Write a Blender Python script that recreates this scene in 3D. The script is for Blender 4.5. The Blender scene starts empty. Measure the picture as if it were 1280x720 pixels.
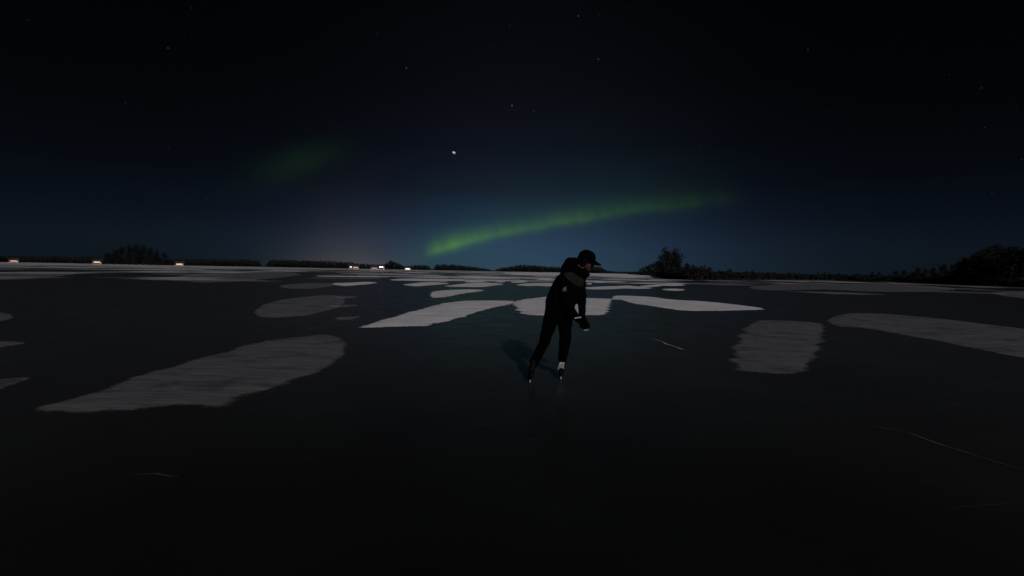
import bpy, bmesh, math, random
import numpy as np
from mathutils import Vector, Matrix, noise as mnoise
random.seed(7)
S = bpy.context.scene
C = S.collection
# ------------------------------------------------------------------ camera
F = 560.0                       # focal length in pixels of the 1280 px wide photograph
CAM = Vector((0, 0, 1.4))
cd = bpy.data.cameras.new('camera'); cam = bpy.data.objects.new('camera', cd); C.objects.link(cam)
cd.sensor_width = 36; cd.lens = F / 1280 * 36; cd.clip_end = 20000; cd.clip_start = 0.05
PITCH = math.atan(-21.5 / F); ROLL = math.radians(1.08)
RM = Matrix.Rotation(math.pi/2 + PITCH, 3, 'X') @ Matrix.Rotation(ROLL, 3, 'Z')
cam.matrix_world = Matrix.Translation(CAM) @ RM.to_4x4()
S.camera = cam
def ray(px, py): return (RM @ Vector(((px-640)/F, -(py-360)/F, -1))).normalized()
def gr(px, py, z=0.0):          # where a viewing ray meets the ice
    d = ray(px, py); dz = min(d.z, -0.0011)
    return CAM + d * ((z-CAM.z)/dz)
def at(px, py, Y):              # the point of a viewing ray at distance Y
    d = ray(px, py); return CAM + d*(Y/d.y)
# ------------------------------------------------------------------ render / exposure
S.render.engine = 'CYCLES'
S.cycles.use_denoising = True
S.cycles.max_bounces = 6
S.cycles.sample_clamp_indirect = 3
S.view_settings.view_transform = 'Standard'; S.view_settings.look = 'None'
S.view_settings.exposure = 0; S.view_settings.gamma = 1
# ------------------------------------------------------------------ world: moonlit night sky, aurora, stars
W = bpy.data.worlds.new('World'); S.world = W; W.use_nodes = True
nt = W.node_tree; nt.nodes.clear()
class G:
    def __init__(s, nt): s.nt = nt
    def n(s, t, **k):
        x = s.nt.nodes.new(t)
        for a, b in k.items(): setattr(x, a, b)
        return x
    def put(s, sock, v):
        if hasattr(v, 'is_output') or hasattr(v, 'links'): s.nt.links.new(v, sock)
        else: sock.default_value = v
    def m(s, op, a, b=0.0, c=0.0, clamp=False):
        x = s.n('ShaderNodeMath', operation=op, use_clamp=clamp)
        for i, v in enumerate((a, b, c)): s.put(x.inputs[i], v)
        return x.outputs[0]
    def gauss(s, x, c, w):
        t = s.m('DIVIDE', s.m('SUBTRACT', x, c), w)
        return s.m('EXPONENT', s.m('MULTIPLY', s.m('MULTIPLY', t, t), -1.0))
    def scale(s, col, f):
        x = s.n('ShaderNodeVectorMath', operation='SCALE'); s.put(x.inputs[0], col); s.put(x.inputs['Scale'], f); return x.outputs[0]
    def add(s, a, b):
        x = s.n('ShaderNodeVectorMath', operation='ADD'); s.put(x.inputs[0], a); s.put(x.inputs[1], b); return x.outputs[0]
    def ramp(s, fac, stops, interp='LINEAR'):
        x = s.n('ShaderNodeValToRGB'); r = x.color_ramp; r.interpolation = interp
        while len(r.elements) < len(stops): r.elements.new(0.5)
        for e, (p, c) in zip(r.elements, stops):
            e.position = p; e.color = (*c, 1) if len(c) == 3 else c
        s.put(x.inputs[0], fac); return x.outputs[0]
g = G(nt)
def lin(*c): return tuple(((v/255+.055)/1.055)**2.4 if v > 10 else v/255/12.92 for v in c)
tc = g.n('ShaderNodeTexCoord'); d = tc.outputs['Generated']
sx = g.n('ShaderNodeSeparateXYZ'); nt.links.new(d, sx.inputs[0])
az = g.m('MULTIPLY', g.m('ARCTAN2', sx.outputs[0], sx.outputs[1]), 180/math.pi)
el = g.m('MULTIPLY', g.m('ARCSINE', sx.outputs[2]), 180/math.pi)
e01 = g.m('DIVIDE', el, 45.0, clamp=True)
blue = g.ramp(e01, [(0, lin(44,68,86)), (3/45, lin(40,60,84)), (6/45, lin(29,44,67)), (10/45, lin(18,26,41)),
                    (15/45, lin(12,15,25)), (21/45, lin(9,9,15)), (33/45, lin(3,3,5)), (1, lin(2,2,4))])
azf = g.m('ADD', g.m('MULTIPLY', g.gauss(az, 1.0, 21.0), 0.88), 0.12)
sky = g.scale(blue, azf)
warm = g.m('MULTIPLY', g.gauss(az, -20.0, 6.0), g.m('EXPONENT', g.m('DIVIDE', g.m('MAXIMUM', el, 0.0), -2.8)))
sky = g.add(sky, g.scale((*[v for v in (0.050, 0.034, 0.024)],), warm))
# aurora arc
P = [(500,348), (537,320), (560,307), (600,296), (650,287), (700,279), (740,273), (842,258), (950,246)]
A = []
for q in P:
    v = ray(*q); A.append((math.degrees(math.atan2(v.x, v.y)), math.degrees(math.asin(v.z))))
A = np.array(A); co = np.polyfit(A[1:,0], A[1:,1], 2)
arc = co[0]
for c_ in co[1:]: arc = g.m('ADD', g.m('MULTIPLY', arc, az), float(c_))
nz = g.n('ShaderNodeTexNoise'); nz.inputs['Scale'].default_value = 9; nz.inputs['Detail'].default_value = 2; nt.links.new(d, nz.inputs[0])
wob = g.m('MULTIPLY', g.m('SUBTRACT', nz.outputs[0], 0.5), 0.9)
t = g.m('ADD', g.m('SUBTRACT', el, arc), wob)
up = g.m('GREATER_THAN', t, 0.0)
wid = g.m('ADD', 0.55, g.m('MULTIPLY', up, 0.65))
core = g.m('EXPONENT', g.m('MULTIPLY', g.m('POWER', g.m('ABSOLUTE', g.m('DIVIDE', t, wid)), 1.6), -1.0))
wid2 = g.m('ADD', 2.1, g.m('MULTIPLY', up, 2.2))
halo = g.m('EXPONENT', g.m('MULTIPLY', g.m('ABSOLUTE', g.m('DIVIDE', t, wid2)), -1.3))
azu = g.m('DIVIDE', g.m('ADD', az, 30.0), 70.0, clamp=True)
def av(px): return (math.degrees(math.atan((px-640)/F))+30)/70
def gv(v): return (v, v, v)
amp = g.ramp(azu, [(0, gv(0)), (av(528), gv(0)), (av(543), gv(.8)), (av(568), gv(1)), (av(600), gv(.66)), (av(650), gv(.42)),
                   (av(722), gv(.46)), (av(745), gv(.22)), (av(842), gv(.12)), (av(930), gv(0))], 'LINEAR')
amp2 = g.ramp(azu, [(0, gv(0)), (av(470), gv(0)), (av(545), gv(.9)), (av(600), gv(1)), (av(740), gv(.7)), (av(960), gv(.0))], 'EASE')
rn = g.n('ShaderNodeTexNoise'); rn.noise_dimensions = '1D'; rn.inputs['Scale'].default_value = .55; rn.inputs['Detail'].default_value = 3; nt.links.new(g.m('ADD', az, g.m('MULTIPLY', el, .35)), rn.inputs['W'])
core = g.m('MULTIPLY', core, g.m('ADD', .45, g.m('MULTIPLY', rn.outputs[0], 1.15)))
sky = g.scale(sky, 1.0)
sky = g.add(sky, g.scale((0.033, 0.100, 0.0), g.m('MULTIPLY', core, amp)))
sky = g.add(sky, g.scale((0.0, -0.004, -0.020), g.m('MULTIPLY', core, amp)))
sky = g.add(sky, g.scale((0.003, 0.018, 0.006), g.m('MULTIPLY', halo, amp2)))
# a second, very faint curl of aurora further round to the left
v2 = ray(385, 200); a2, e2 = math.degrees(math.atan2(v2.x, v2.y)), math.degrees(math.asin(v2.z))
t2 = g.m('SUBTRACT', el, g.m('ADD', e2, g.m('MULTIPLY', g.m('SUBTRACT', az, a2), 0.42)))
f2 = g.m('MULTIPLY', g.gauss(t2, 0, 1.7), g.gauss(az, a2-1, 4.2))
sky = g.add(sky, g.scale((0.0018, 0.0075, 0.0016), f2))
# stars
SEED = [((568,191), 1.7, 0.6), ((640,132), 1.1, .12), ((508,85), 1.0, .07), ((748,74), 1.0, .07), ((723,20), 1.0, .06), ((667,139), .9, .035), ((1010,62), 1.0, .03), ((210,60), 1.0, .03)]
rst = random.Random(21)
SEED += [((rst.uniform(0, 1280), rst.uniform(0, 270)), .9, 0.004+.014*rst.random()**3) for _ in range(34)]
for (q, rr, br) in SEED:
    v = ray(*q)
    x = g.n('ShaderNodeVectorMath', operation='DISTANCE'); nt.links.new(d, x.inputs[0]); x.inputs[1].default_value = v
    f = g.m('SUBTRACT', 1.0, g.m('DIVIDE', x.outputs['Value'], rr/F), clamp=True)
    sky = g.add(sky, g.scale((0.9*br, 0.95*br, 1.0*br), f))
    if br > .5:
        v = ray(q[0]-1.4, q[1]-0.7); x = g.n('ShaderNodeVectorMath', operation='DISTANCE'); nt.links.new(d, x.inputs[0]); x.inputs[1].default_value = v
        sky = g.add(sky, g.scale((0.9*br, 0.95*br, 1.0*br), g.m('SUBTRACT', 1.0, g.m('DIVIDE', x.outputs['Value'], 1.4/F), clamp=True)))
MOON_EL, MOON_AZ = math.radians(27), math.radians(163.5)   # azimuth clockwise from the viewing direction (+Y)
bg1 = g.n('ShaderNodeBackground'); nt.links.new(sky, bg1.inputs[0]); bg1.inputs[1].default_value = 1.0
ns = g.n('ShaderNodeTexSky', sky_type='NISHITA', sun_disc=False, sun_elevation=MOON_EL, sun_rotation=MOON_AZ)
bg2 = g.n('ShaderNodeBackground'); nt.links.new(ns.outputs[0], bg2.inputs[0]); bg2.inputs[1].default_value = 0.0003
ads = g.n('ShaderNodeAddShader'); nt.links.new(bg1.outputs[0], ads.inputs[0]); nt.links.new(bg2.outputs[0], ads.inputs[1])
wo = g.n('ShaderNodeOutputWorld'); nt.links.new(ads.outputs[0], wo.inputs[0])
# the moon, behind the camera
L = bpy.data.lights.new('moon', 'SUN'); L.energy = 1.32; L.angle = math.radians(2.2); L.color = (1.0, .96, 1.0)
mo = bpy.data.objects.new('moon', L); C.objects.link(mo); mo.location = (3, -20, 12)
md = Vector((math.sin(MOON_AZ)*math.cos(MOON_EL), math.cos(MOON_AZ)*math.cos(MOON_EL), math.sin(MOON_EL)))
mo.rotation_euler = md.to_track_quat('Z', 'Y').to_euler()
# ------------------------------------------------------------------ helpers
def obj(name, me, mats=None, parent=None, kind=None, label=None, cat=None, group=None):
    if isinstance(me, bmesh.types.BMesh):
        m_ = bpy.data.meshes.new(name); me.to_mesh(m_); me.free(); me = m_
    o = bpy.data.objects.new(name, me); C.objects.link(o)
    if mats:
        for x in (mats if isinstance(mats, (list, tuple)) else [mats]): me.materials.append(x)
    if parent: o.parent = parent
    tag(o, label, cat, group, kind); return o
def tag(o, label=None, cat=None, group=None, kind=None):
    for k, v in (('label', label), ('category', cat), ('group', group), ('kind', kind)):
        if v: o[k] = v
def empty(name, loc, rz=0, **k):
    o = bpy.data.objects.new(name, None); C.objects.link(o); o.location = loc; o.rotation_euler.z = rz
    o.empty_display_size = .2; tag(o, **k); return o
def mat(name, col, rough=.8, spec=.3, noise=None, bump=None, emit=None):
    """noise = (scale, darkest factor); bump = (scale, strength)"""
    m_ = bpy.data.materials.new(name); m_.use_nodes = True; q = G(m_.node_tree); b = m_.node_tree.nodes['Principled BSDF']
    b.inputs['Roughness'].default_value = rough; b.inputs['Specular IOR Level'].default_value = spec
    b.inputs['Base Color'].default_value = (*col, 1)
    tcc = q.n('ShaderNodeTexCoord')
    if noise:
        z = q.n('ShaderNodeTexNoise'); z.inputs['Scale'].default_value = noise[0]; z.inputs['Detail'].default_value = 5
        m_.node_tree.links.new(tcc.outputs['Object'], z.inputs[0])
        r = q.ramp(z.outputs[0], [(.3, tuple(c*noise[1] for c in col)), (.7, col)])
        m_.node_tree.links.new(r, b.inputs['Base Color'])
    if bump:
        z = q.n('ShaderNodeTexNoise'); z.inputs['Scale'].default_value = bump[0]; z.inputs['Detail'].default_value = 5
        m_.node_tree.links.new(tcc.outputs['Object'], z.inputs[0])
        bb = q.n('ShaderNodeBump'); bb.inputs['Strength'].default_value = bump[1]; bb.inputs['Distance'].default_value = .02
        m_.node_tree.links.new(z.outputs[0], bb.inputs['Height']); m_.node_tree.links.new(bb.outputs[0], b.inputs['Normal'])
    if emit:
        b.inputs['Emission Color'].default_value = (*emit[0], 1); b.inputs['Emission Strength'].default_value = emit[1]
    return m_
# ------------------------------------------------------------------ ice
def ice_material():
    m_ = bpy.data.materials.new('lake_ice'); m_.use_nodes = True; t_ = m_.node_tree; q = G(t_); b = t_.nodes['Principled BSDF']
    geo = q.n('ShaderNodeNewGeometry'); pos = geo.outputs['Position']
    sp = q.n('ShaderNodeSeparateXYZ'); t_.links.new(pos, sp.inputs[0])
    def nz(scale, det=4, v=pos, stretch=None, rough=.5):
        z = q.n('ShaderNodeTexNoise'); z.inputs['Scale'].default_value = scale; z.inputs['Detail'].default_value = det; z.inputs['Roughness'].default_value = rough
        if stretch:
            mp = q.n('ShaderNodeMapping'); mp.inputs['Scale'].default_value = stretch; t_.links.new(v, mp.inputs[0]); v = mp.outputs[0]
        t_.links.new(v, z.inputs[0]); return z.outputs[0]
    # black ice: dark, slightly cloudy with trapped air
    base = q.ramp(nz(.55, 6), [(.28, (.0022,.0028,.0025)), (.45, (.0046,.0055,.0050)), (.58, (.0062,.0074,.0067)), (.72, (.0105,.0125,.0115))])
    # far out the wind has laid thin drifts on the ice, denser towards the shores
    dist = q.m('SQRT', q.m('ADD', q.m('MULTIPLY', sp.outputs[0], sp.outputs[0]), q.m('MULTIPLY', sp.outputs[1], sp.outputs[1])))
    far = q.m('DIVIDE', q.m('SUBTRACT', dist, 45.0), 330.0, clamp=True)
    drift = q.m('ADD', nz(.07, 4, stretch=(1, .55, 1)), q.m('MULTIPLY', nz(.012, 3, stretch=(1, .5, 1)), .5))
    thr = q.m('SUBTRACT', .93, q.m('MULTIPLY', q.m('POWER', far, .6), .34))
    cov = q.m('MULTIPLY', q.m('DIVIDE', q.m('SUBTRACT', drift, thr), .09, clamp=True), q.m('GREATER_THAN', far, 0.0001))
    cov = q.m('MULTIPLY', cov, .75)
    mx = q.n('ShaderNodeMix', data_type='RGBA'); t_.links.new(cov, mx.inputs[0]); t_.links.new(base, mx.inputs[6]); mx.inputs[7].default_value = (.62,.62,.65,1)
    t_.links.new(mx.outputs[2], b.inputs['Base Color'])
    b.inputs['IOR'].default_value = 1.31; b.inputs['Specular IOR Level'].default_value = .33; b.inputs['Specular Tint'].default_value = (.84,1,.62,1); b.inputs['Sheen Weight'].default_value = .035; b.inputs['Sheen Roughness'].default_value = .4
    ro = q.m('ADD', q.m('MULTIPLY', nz(1.7, 5), .22), .15)
    t_.links.new(q.m('ADD', ro, q.m('MULTIPLY', cov, .6), clamp=True), b.inputs['Roughness'])
    hb = q.m('ADD', nz(2.4, 6, stretch=(1, .8, 1)), q.m('MULTIPLY', nz(30, 4), .06))
    bb = q.n('ShaderNodeBump'); bb.inputs['Strength'].default_value = .22; bb.inputs['Distance'].default_value = .012
    t_.links.new(hb, bb.inputs['Height']); t_.links.new(bb.outputs[0], b.inputs['Normal'])
    return m_
bm = bmesh.new()
xs = [-9000,-3000,-800,-200,-60,0,60,200,800,3000,9000]; ys = [-3000,-400,-60,0,60,200,500,1500,4000,12000]
vv = [[bm.verts.new((x, y, 0)) for x in xs] for y in ys]
for j in range(len(ys)-1):
    for i in range(len(xs)-1): bm.faces.new((vv[j][i], vv[j][i+1], vv[j+1][i+1], vv[j+1][i]))
obj('lake_ice', bm, ice_material(), kind='structure')
# ------------------------------------------------------------------ snow patches lying on the ice
def snow_material(name, dens):
    m_ = bpy.data.materials.new(name); m_.use_nodes = True; t_ = m_.node_tree; q = G(t_); b = t_.nodes['Principled BSDF']
    geo = q.n('ShaderNodeNewGeometry'); pos = geo.outputs['Position']
    def nz(scale, det=4, rough=.55):
        z = q.n('ShaderNodeTexNoise'); z.inputs['Scale'].default_value = scale; z.inputs['Detail'].default_value = det; z.inputs['Roughness'].default_value = rough
        t_.links.new(pos, z.inputs[0]); return z.outputs[0]
    col = q.ramp(nz(.8, 8, .65), [(.3, (.58,.575,.595)), (.5, (.72,.71,.73)), (.68, (.82,.81,.83))]); t_.links.new(col, b.inputs['Base Color'])
    b.inputs['Roughness'].default_value = .75; b.inputs['Specular IOR Level'].default_value = .2
    at_ = q.n('ShaderNodeAttribute', attribute_name='cover')
    fine = q.m('ADD', q.m('MULTIPLY', nz(7, 8, .75), .8), q.m('MULTIPLY', nz(.9, 4), .2))
    cv = q.m('DIVIDE', q.m('SUBTRACT', q.m('MULTIPLY', at_.outputs['Fac'], 1.25), fine), .22, clamp=True)
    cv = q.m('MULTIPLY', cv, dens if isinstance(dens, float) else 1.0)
    if dens < .9:   # low, broken coverage stands in for dimmer light; black ice shows through
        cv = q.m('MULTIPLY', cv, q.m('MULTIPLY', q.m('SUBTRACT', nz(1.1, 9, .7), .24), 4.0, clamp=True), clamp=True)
    tr = q.n('ShaderNodeBsdfTransparent'); ms = q.n('ShaderNodeMixShader')
    t_.links.new(cv, ms.inputs[0]); t_.links.new(tr.outputs[0], ms.inputs[1]); t_.links.new(b.outputs[0], ms.inputs[2])
    t_.links.new(ms.outputs[0], t_.nodes['Material Output'].inputs[0])
    bb = q.n('ShaderNodeBump'); bb.inputs['Strength'].default_value = .5; bb.inputs['Distance'].default_value = .02
    mp = q.n('ShaderNodeMapping'); mp.inputs['Scale'].default_value = (.5, 2.2, 1); mp.inputs['Rotation'].default_value = (0, 0, .35); t_.links.new(pos, mp.inputs[0]); zs = q.n('ShaderNodeTexNoise'); zs.inputs['Scale'].default_value = 2.2; zs.inputs['Detail'].default_value = 7; t_.links.new(mp.outputs[0], zs.inputs[0])
    bb.inputs['Strength'].default_value = .9; bb.inputs['Distance'].default_value = .05; t_.links.new(q.m('ADD', zs.outputs[0], q.m('MULTIPLY', nz(45, 3), .06)), bb.inputs['Height']); t_.links.new(bb.outputs[0], b.inputs['Normal'])
    return m_
SNOW, DIMMED = snow_material('packed_snow', 1.0), snow_material('dimmed_snow', .15)  # the sparse one imitates dimmer light on the side patches
def catmull(pts, n=6):
    out = []; N = len(pts)
    for i in range(N):
        p0, p1, p2, p3 = pts[i-1], pts[i], pts[(i+1) % N], pts[(i+2) % N]
        for k in range(n):
            t = k/n
            out.append(.5*((2*p1)+(p2-p0)*t+(2*p0-5*p1+4*p2-p3)*t*t+(3*p1-p0-3*p2+p3)*t**3))
    return out
def patch(world, m_=None, h=.025, rough=1.0):
    """a drift of snow: a fine sheet whose depth grows from nothing at its wandering edge"""
    P0 = catmull([Vector((p[0], p[1])) for p in world], 5); n_ = len(P0)
    ar = abs(sum(P0[i-1].x*P0[i].y-P0[i].x*P0[i-1].y for i in range(n_))/2); per = sum((P0[i]-P0[i-1]).length for i in range(n_))
    th = 2*ar/per; A_ = np.array([(p.x, p.y) for p in P0]); B_ = np.roll(A_, -1, 0)
    dist = np.hypot(*A_.mean(0)); cell = max(.07, min(dist*.008, th*.12)); w = min(.22, th*.22)
    lo = A_.min(0)-w*1.5-cell; hi = A_.max(0)+w*1.5+cell
    cell = max(cell, math.sqrt((hi[0]-lo[0])*(hi[1]-lo[1])/26000))
    gx = np.arange(lo[0], hi[0]+cell, cell); gy = np.arange(lo[1], hi[1]+cell, cell); X, Y = np.meshgrid(gx, gy)
    Q = np.stack([X.ravel(), Y.ravel()], 1); best = np.full(len(Q), 1e9); ins = np.zeros(len(Q), bool)
    for a, b in zip(A_, B_):
        ab = b-a; t = np.clip(((Q-a)@ab)/max(1e-9, ab@ab), 0, 1); dd = Q-(a+t[:, None]*ab); best = np.minimum(best, (dd**2).sum(1))
        if a[1] != b[1]:
            c = (a[1] > Q[:, 1]) != (b[1] > Q[:, 1]); xi = (b[0]-a[0])*(Q[:, 1]-a[1])/(b[1]-a[1])+a[0]; ins ^= c & (Q[:, 0] < xi)
    sd = np.sqrt(best)*np.where(ins, 1, -1)
    near = np.abs(sd) < 3*w; amp = min(.10, th*.07)*rough
    for k in np.nonzero(near)[0]:
        x, y = Q[k]; sd[k] += amp*(1.1*mnoise.noise(Vector((x*1.1, y*1.6, 3)))+.7*mnoise.noise(Vector((x*3.2, y*6, 9))))
    cov = np.clip(.42+sd/(2.0*w), 0, 1); keep = cov > 0
    idx = -np.ones(len(Q), int); nx = len(gx); K = keep.reshape(X.shape)
    quad = K[:-1, :-1] | K[1:, :-1] | K[:-1, 1:] | K[1:, 1:]
    qi = np.nonzero(quad.ravel())[0]; r_, c_ = np.divmod(qi, nx-1); a0 = r_*nx+c_
    F_ = np.stack([a0, a0+1, a0+nx+1, a0+nx], 1); us = np.unique(F_); idx[us] = np.arange(len(us))
    V = []
    for k in us:
        x, y = Q[k]; t = min(1, max(0, (sd[k]+w*.6)/(w*2.4))); t = t*t*(3-2*t)
        rip = .75+.5*mnoise.noise(Vector((x*.9, y*1.5, 1)))+.22*mnoise.noise(Vector((x*3, y*5, 4)))
        V.append((x, y, .003+h*t*rip))
    me = bpy.data.meshes.new('snow_patch'); me.from_pydata(V, [], idx[F_].tolist())
    at_ = me.attributes.new('cover', 'FLOAT', 'POINT'); at_.data.foreach_set('value', cov[us].astype(np.float32))
    me.polygons.foreach_set('use_smooth', [True]*len(me.polygons)); me.update()
    return obj('snow_patch', me, m_ or SNOW, kind='structure')
def pix(ox, oy, s, L): return [gr(ox+x/s, oy+y/s) for x, y in L]
R1 = lambda L: pix(438, 300, 6, L)
R2 = lambda L: pix(640, 300, 6, L)
PX = lambda L: pix(0, 0, 1, L)
patch(R1([(62,657),(130,634),(200,612),(350,572),(390,553),(430,545),(520,520),(600,500),(700,475),(800,462),(900,456),(1040,454),(1200,457),(1236,462),(1212,478),(1150,495),(1050,515),(950,545),(860,575),(760,600),(680,625),(640,625),(580,645),(450,648),(300,655),(150,660)]))
patch(R2([(0,470),(60,450),(150,437),(250,427),(400,428),(560,435),(700,440),(744,440),(744,460),(737,500),(719,530),(700,557),(650,567),(560,565),(400,570),(240,568),(130,565),(70,550),(40,525),(30,500),(5,485)]), rough=1.5)
patch(R2([(745,440),(765,422),(800,417),(900,420),(1050,428),(1212,448),(1400,458),(1600,476),(1800,500),(1900,520),(1760,528),(1560,532),(1400,532),(1290,530),(1212,522),(1100,505),(1000,490),(900,475),(850,460),(800,447),(770,450)]), rough=.7)
patch(R1([(600,400),(640,385),(740,375),(850,372),(960,372),(1000,380),(960,388),(880,398),(800,412),(740,425),(660,433),(610,432)]))
patch(R1([(395,335),(470,325),(560,317),(660,318),(740,325),(700,332),(600,340),(500,348),(430,342)]))
patch(R1([(700,345),(760,338),(850,328),(960,320),(1060,322),(1150,332),(1080,342),(1000,352),(880,353),(760,351)]))
patch(R1([(680,300),(780,293),(870,296),(920,303),(860,308),(760,306)]))
patch(R1([(860,312),(950,305),(1020,310),(960,317),(880,319)]))
patch(R1([(1080,314),(1130,311),(1165,315),(1120,319)]))
patch(R1([(300,297),(400,290),(490,296),(420,303),(330,304)]))
patch(R1([(-140,326),(0,320),(100,315),(200,318),(150,330),(60,338),(-60,345)]))
patch(R1([(-120,424),(0,422),(45,428),(20,436),(-60,440)]), DIMMED)
patch(R1([(-160,492),(0,486),(65,490),(20,499),(-90,506)]), DIMMED)
patch(R1([(-120,588),(0,580),(85,573),(40,590),(-50,604)]), DIMMED)
patch(R1([(790,274),(900,269),(1100,276),(1290,284),(1100,286),(930,281)]))
patch(R2([(35,335),(120,325),(240,322),(310,325),(330,338),(290,348),(200,345),(90,345)]))
patch(R2([(185,295),(250,284),(310,294),(300,305),(220,301)]))
patch(R2([(0,312),(70,306),(130,312),(60,321),(0,320)]))
patch(R2([(540,357),(680,349),(800,345),(870,342),(960,350),(1055,361),(960,367),(850,364),(760,369),(650,371),(560,368)]))
patch(R2([(960,345),(1050,336),(1130,342),(1060,352),(980,350)]))
patch(R2([(1060,334),(1130,330),(1240,330),(1300,338),(1230,345),(1120,342)]))
patch(R2([(1125,369),(1212,365),(1300,372),(1250,382),(1150,377)]))
patch(R2([(555,326),(590,321),(600,328),(580,336)]))
patch(R2([(600,318),(655,314),(712,318),(660,322)]))
patch(R2([(-60,243),(100,243),(400,243),(700,250),(1050,263),(1053,284),(900,279),(700,272),(500,268),(300,264),(100,262),(0,258)]), h=.05)
# the same wind-blown patches further round on both sides, dimmed by sparse coverage rather than by light
patch(PX([(40,514),(90,498),(150,480),(185,466),(240,452),(300,434),(350,424),(405,418),(428,424),(430,446),(405,462),(370,474),(340,487),(300,497),(285,509),(200,511),(110,516)]), DIMMED)
patch(PX([(318,389),(335,379),(365,373),(410,369),(430,372),(426,383),(400,391),(360,397),(330,397)]), DIMMED)
patch(PX([(212,348),(250,342),(300,339),(350,340),(376,343),(330,349),(270,353),(235,352)]), DIMMED)
patch(PX([(-90,350),(-20,341),(50,339),(98,341),(60,347),(0,350)]), DIMMED)
patch(PX([(-60,397),(-10,391),(18,394),(5,401),(-30,404)]), DIMMED)
patch(PX([(-60,431),(0,427),(32,429),(5,434),(-40,437)]), DIMMED)
patch(PX([(-60,484),(0,475),(40,472),(15,482),(-20,492)]), DIMMED)
patch(PX([(350,357),(385,354),(425,355),(400,360),(365,361)]), DIMMED)
patch(PX([(936,406),(955,401),(1000,402),(1028,405),(1030,420),(1022,440),(1010,458),(990,467),(950,466),(920,460),(915,440),(925,420)]), DIMMED, rough=1.5)
patch(PX([(1034,400),(1060,392),(1110,393),(1180,399),(1260,409),(1345,420),(1365,438),(1340,452),(1270,446),(1200,432),(1130,419),(1080,410),(1046,408)]), DIMMED)
patch(PX([(942,358),(1000,354),(1060,355),(1130,355),(1195,361),(1120,365),(1030,362),(960,363)]), DIMMED)
patch(PX([(1150,352),(1200,350),(1290,354),(1270,359),(1190,357)]), DIMMED)
patch(PX([(1240,366),(1290,364),(1360,371),(1300,375)]), DIMMED)
rr = random.Random(3)
for k in range(158):            # mid-distance drifts
    a = math.radians(rr.uniform(-56, 56) if k < 110 else rr.uniform(-19, 19)); dd = math.exp(rr.uniform(math.log(38 if k < 110 else 54), math.log(260)))
    px = 640+F*math.tan(a)
    c = Vector((dd*math.tan(a), dd, 0)); wx = rr.uniform(1.6, 6.5)*(dd/60)**.55; wy = wx*rr.uniform(.35, 1.0)*(dd/60)**.3
    if dd < 52 and abs(a) < .5: continue
    if k >= 110: wy *= .5
    ph = rr.uniform(-.5, .5); lob = [rr.uniform(.72, 1.25) for _ in range(11)]
    L_ = []
    for i in range(11):
        t = i/11*2*math.pi; x = wx*math.cos(t)*lob[i]; y = wy*math.sin(t)*lob[i]
        L_.append((c.x+x*math.cos(ph)-y*math.sin(ph), c.y+x*math.sin(ph)+y*math.cos(ph)))
    patch(L_, SNOW if abs(a) < .36 else DIMMED)
# ------------------------------------------------------------------ cracks and skate marks in the ice
crk = mat('crack_frost', (.50,.58,.56), .6, noise=(9, .35))
def crack(path, w, kind='ice_crack', m_=crk):
    pts = [gr(*p) for p in path]; fine = []
    for a, b in zip(pts, pts[1:]):
        k = max(2, int((b-a).length/.07))
        for i in range(k): fine.append(a.lerp(b, i/k))
    fine.append(pts[-1]); bm = bmesh.new(); prev = None; n_ = len(fine)
    for i, p in enumerate(fine):
        t = (fine[min(i+1, n_-1)]-fine[max(i-1, 0)]).normalized(); s = Vector((-t.y, t.x, 0))
        j = mnoise.noise(p*3.1)*.04+mnoise.noise(p*11)*.012
        ww = w*(.25+abs(mnoise.noise(p*4.3+Vector((5,0,0))))*1.8)*min(1, 6*min(i+.3, n_-1-i+.3)/n_)
        q = p+s*j; r = (bm.verts.new((q.x+s.x*ww, q.y+s.y*ww, .0045)), bm.verts.new((q.x-s.x*ww, q.y-s.y*ww, .0045)))
        if prev: bm.faces.new((prev[0], r[0], r[1], prev[1]))
        prev = r
    for f in bm.faces:
        if f.normal.z < 0: f.normal_flip()
    return obj(kind, bm, m_, kind='structure')
scr = mat('scratch_frost', (.13,.145,.145), .6, noise=(9, .4))
crack([(813,423),(822,425.5),(842,433),(856,438)], .030)
crack([(768,414.5),(790,417.5),(806,421.5)], .010, m_=scr)
crack([(1085,532),(1130,540),(1175,556),(1225,572),(1290,592)], .010, m_=scr)
crack([(596,431),(599,427.5),(603,424.5)], .016, m_=scr); crack([(624,415.5),(628,412.5),(633,410)], .02, m_=scr)
rs = random.Random(11)
for k in range(18):
    x = rs.uniform(60, 1200); y = rs.uniform(400, 640); l = rs.uniform(18, 80)
    sl = rs.uniform(-.05,.28); crack([(x, y), (x+l*.5, y-l*.5*sl-l*rs.uniform(-.02,.03)), (x+l, y-l*sl)], rs.uniform(.001, .003), kind='skate_mark', m_=scr)
# ------------------------------------------------------------------ shores
landm = mat('shore_ground', (.012,.012,.011), .95, noise=(.3, .4), bump=(2, .6))
def hz(x): return 338.6+.01885*(x-640)          # true horizon line in the photograph
def land(name, line, back, hmax):               # line: (px, distance) along the water's edge
    bm = bmesh.new(); rows = []
    for (x, D) in line:
        base = at(x, hz(x), D); base.z = 0; u = Vector((base.x, base.y, 0)).normalized(); r = []
        for k, (b, hh) in enumerate(((0,-.05), (.02,.35), (.12,.6), (.45,1), (1,1.05))):
            p = base+u*back*b; z = hmax*hh*(1+.25*mnoise.noise(p*.02)) if k else -.05
            r.append(bm.verts.new((p.x, p.y, z)))
        rows.append(r)
    for a, b in zip(rows, rows[1:]):
        for i in range(4):
            f = bm.faces.new((a[i], b[i], b[i+1], a[i+1])); f.smooth = True
    return obj(name, bm, landm, kind='structure')
farline = [(x, 700+25*math.sin(x*.021)+12*math.sin(x*.09)) for x in range(-240, 801, 8)]
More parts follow.
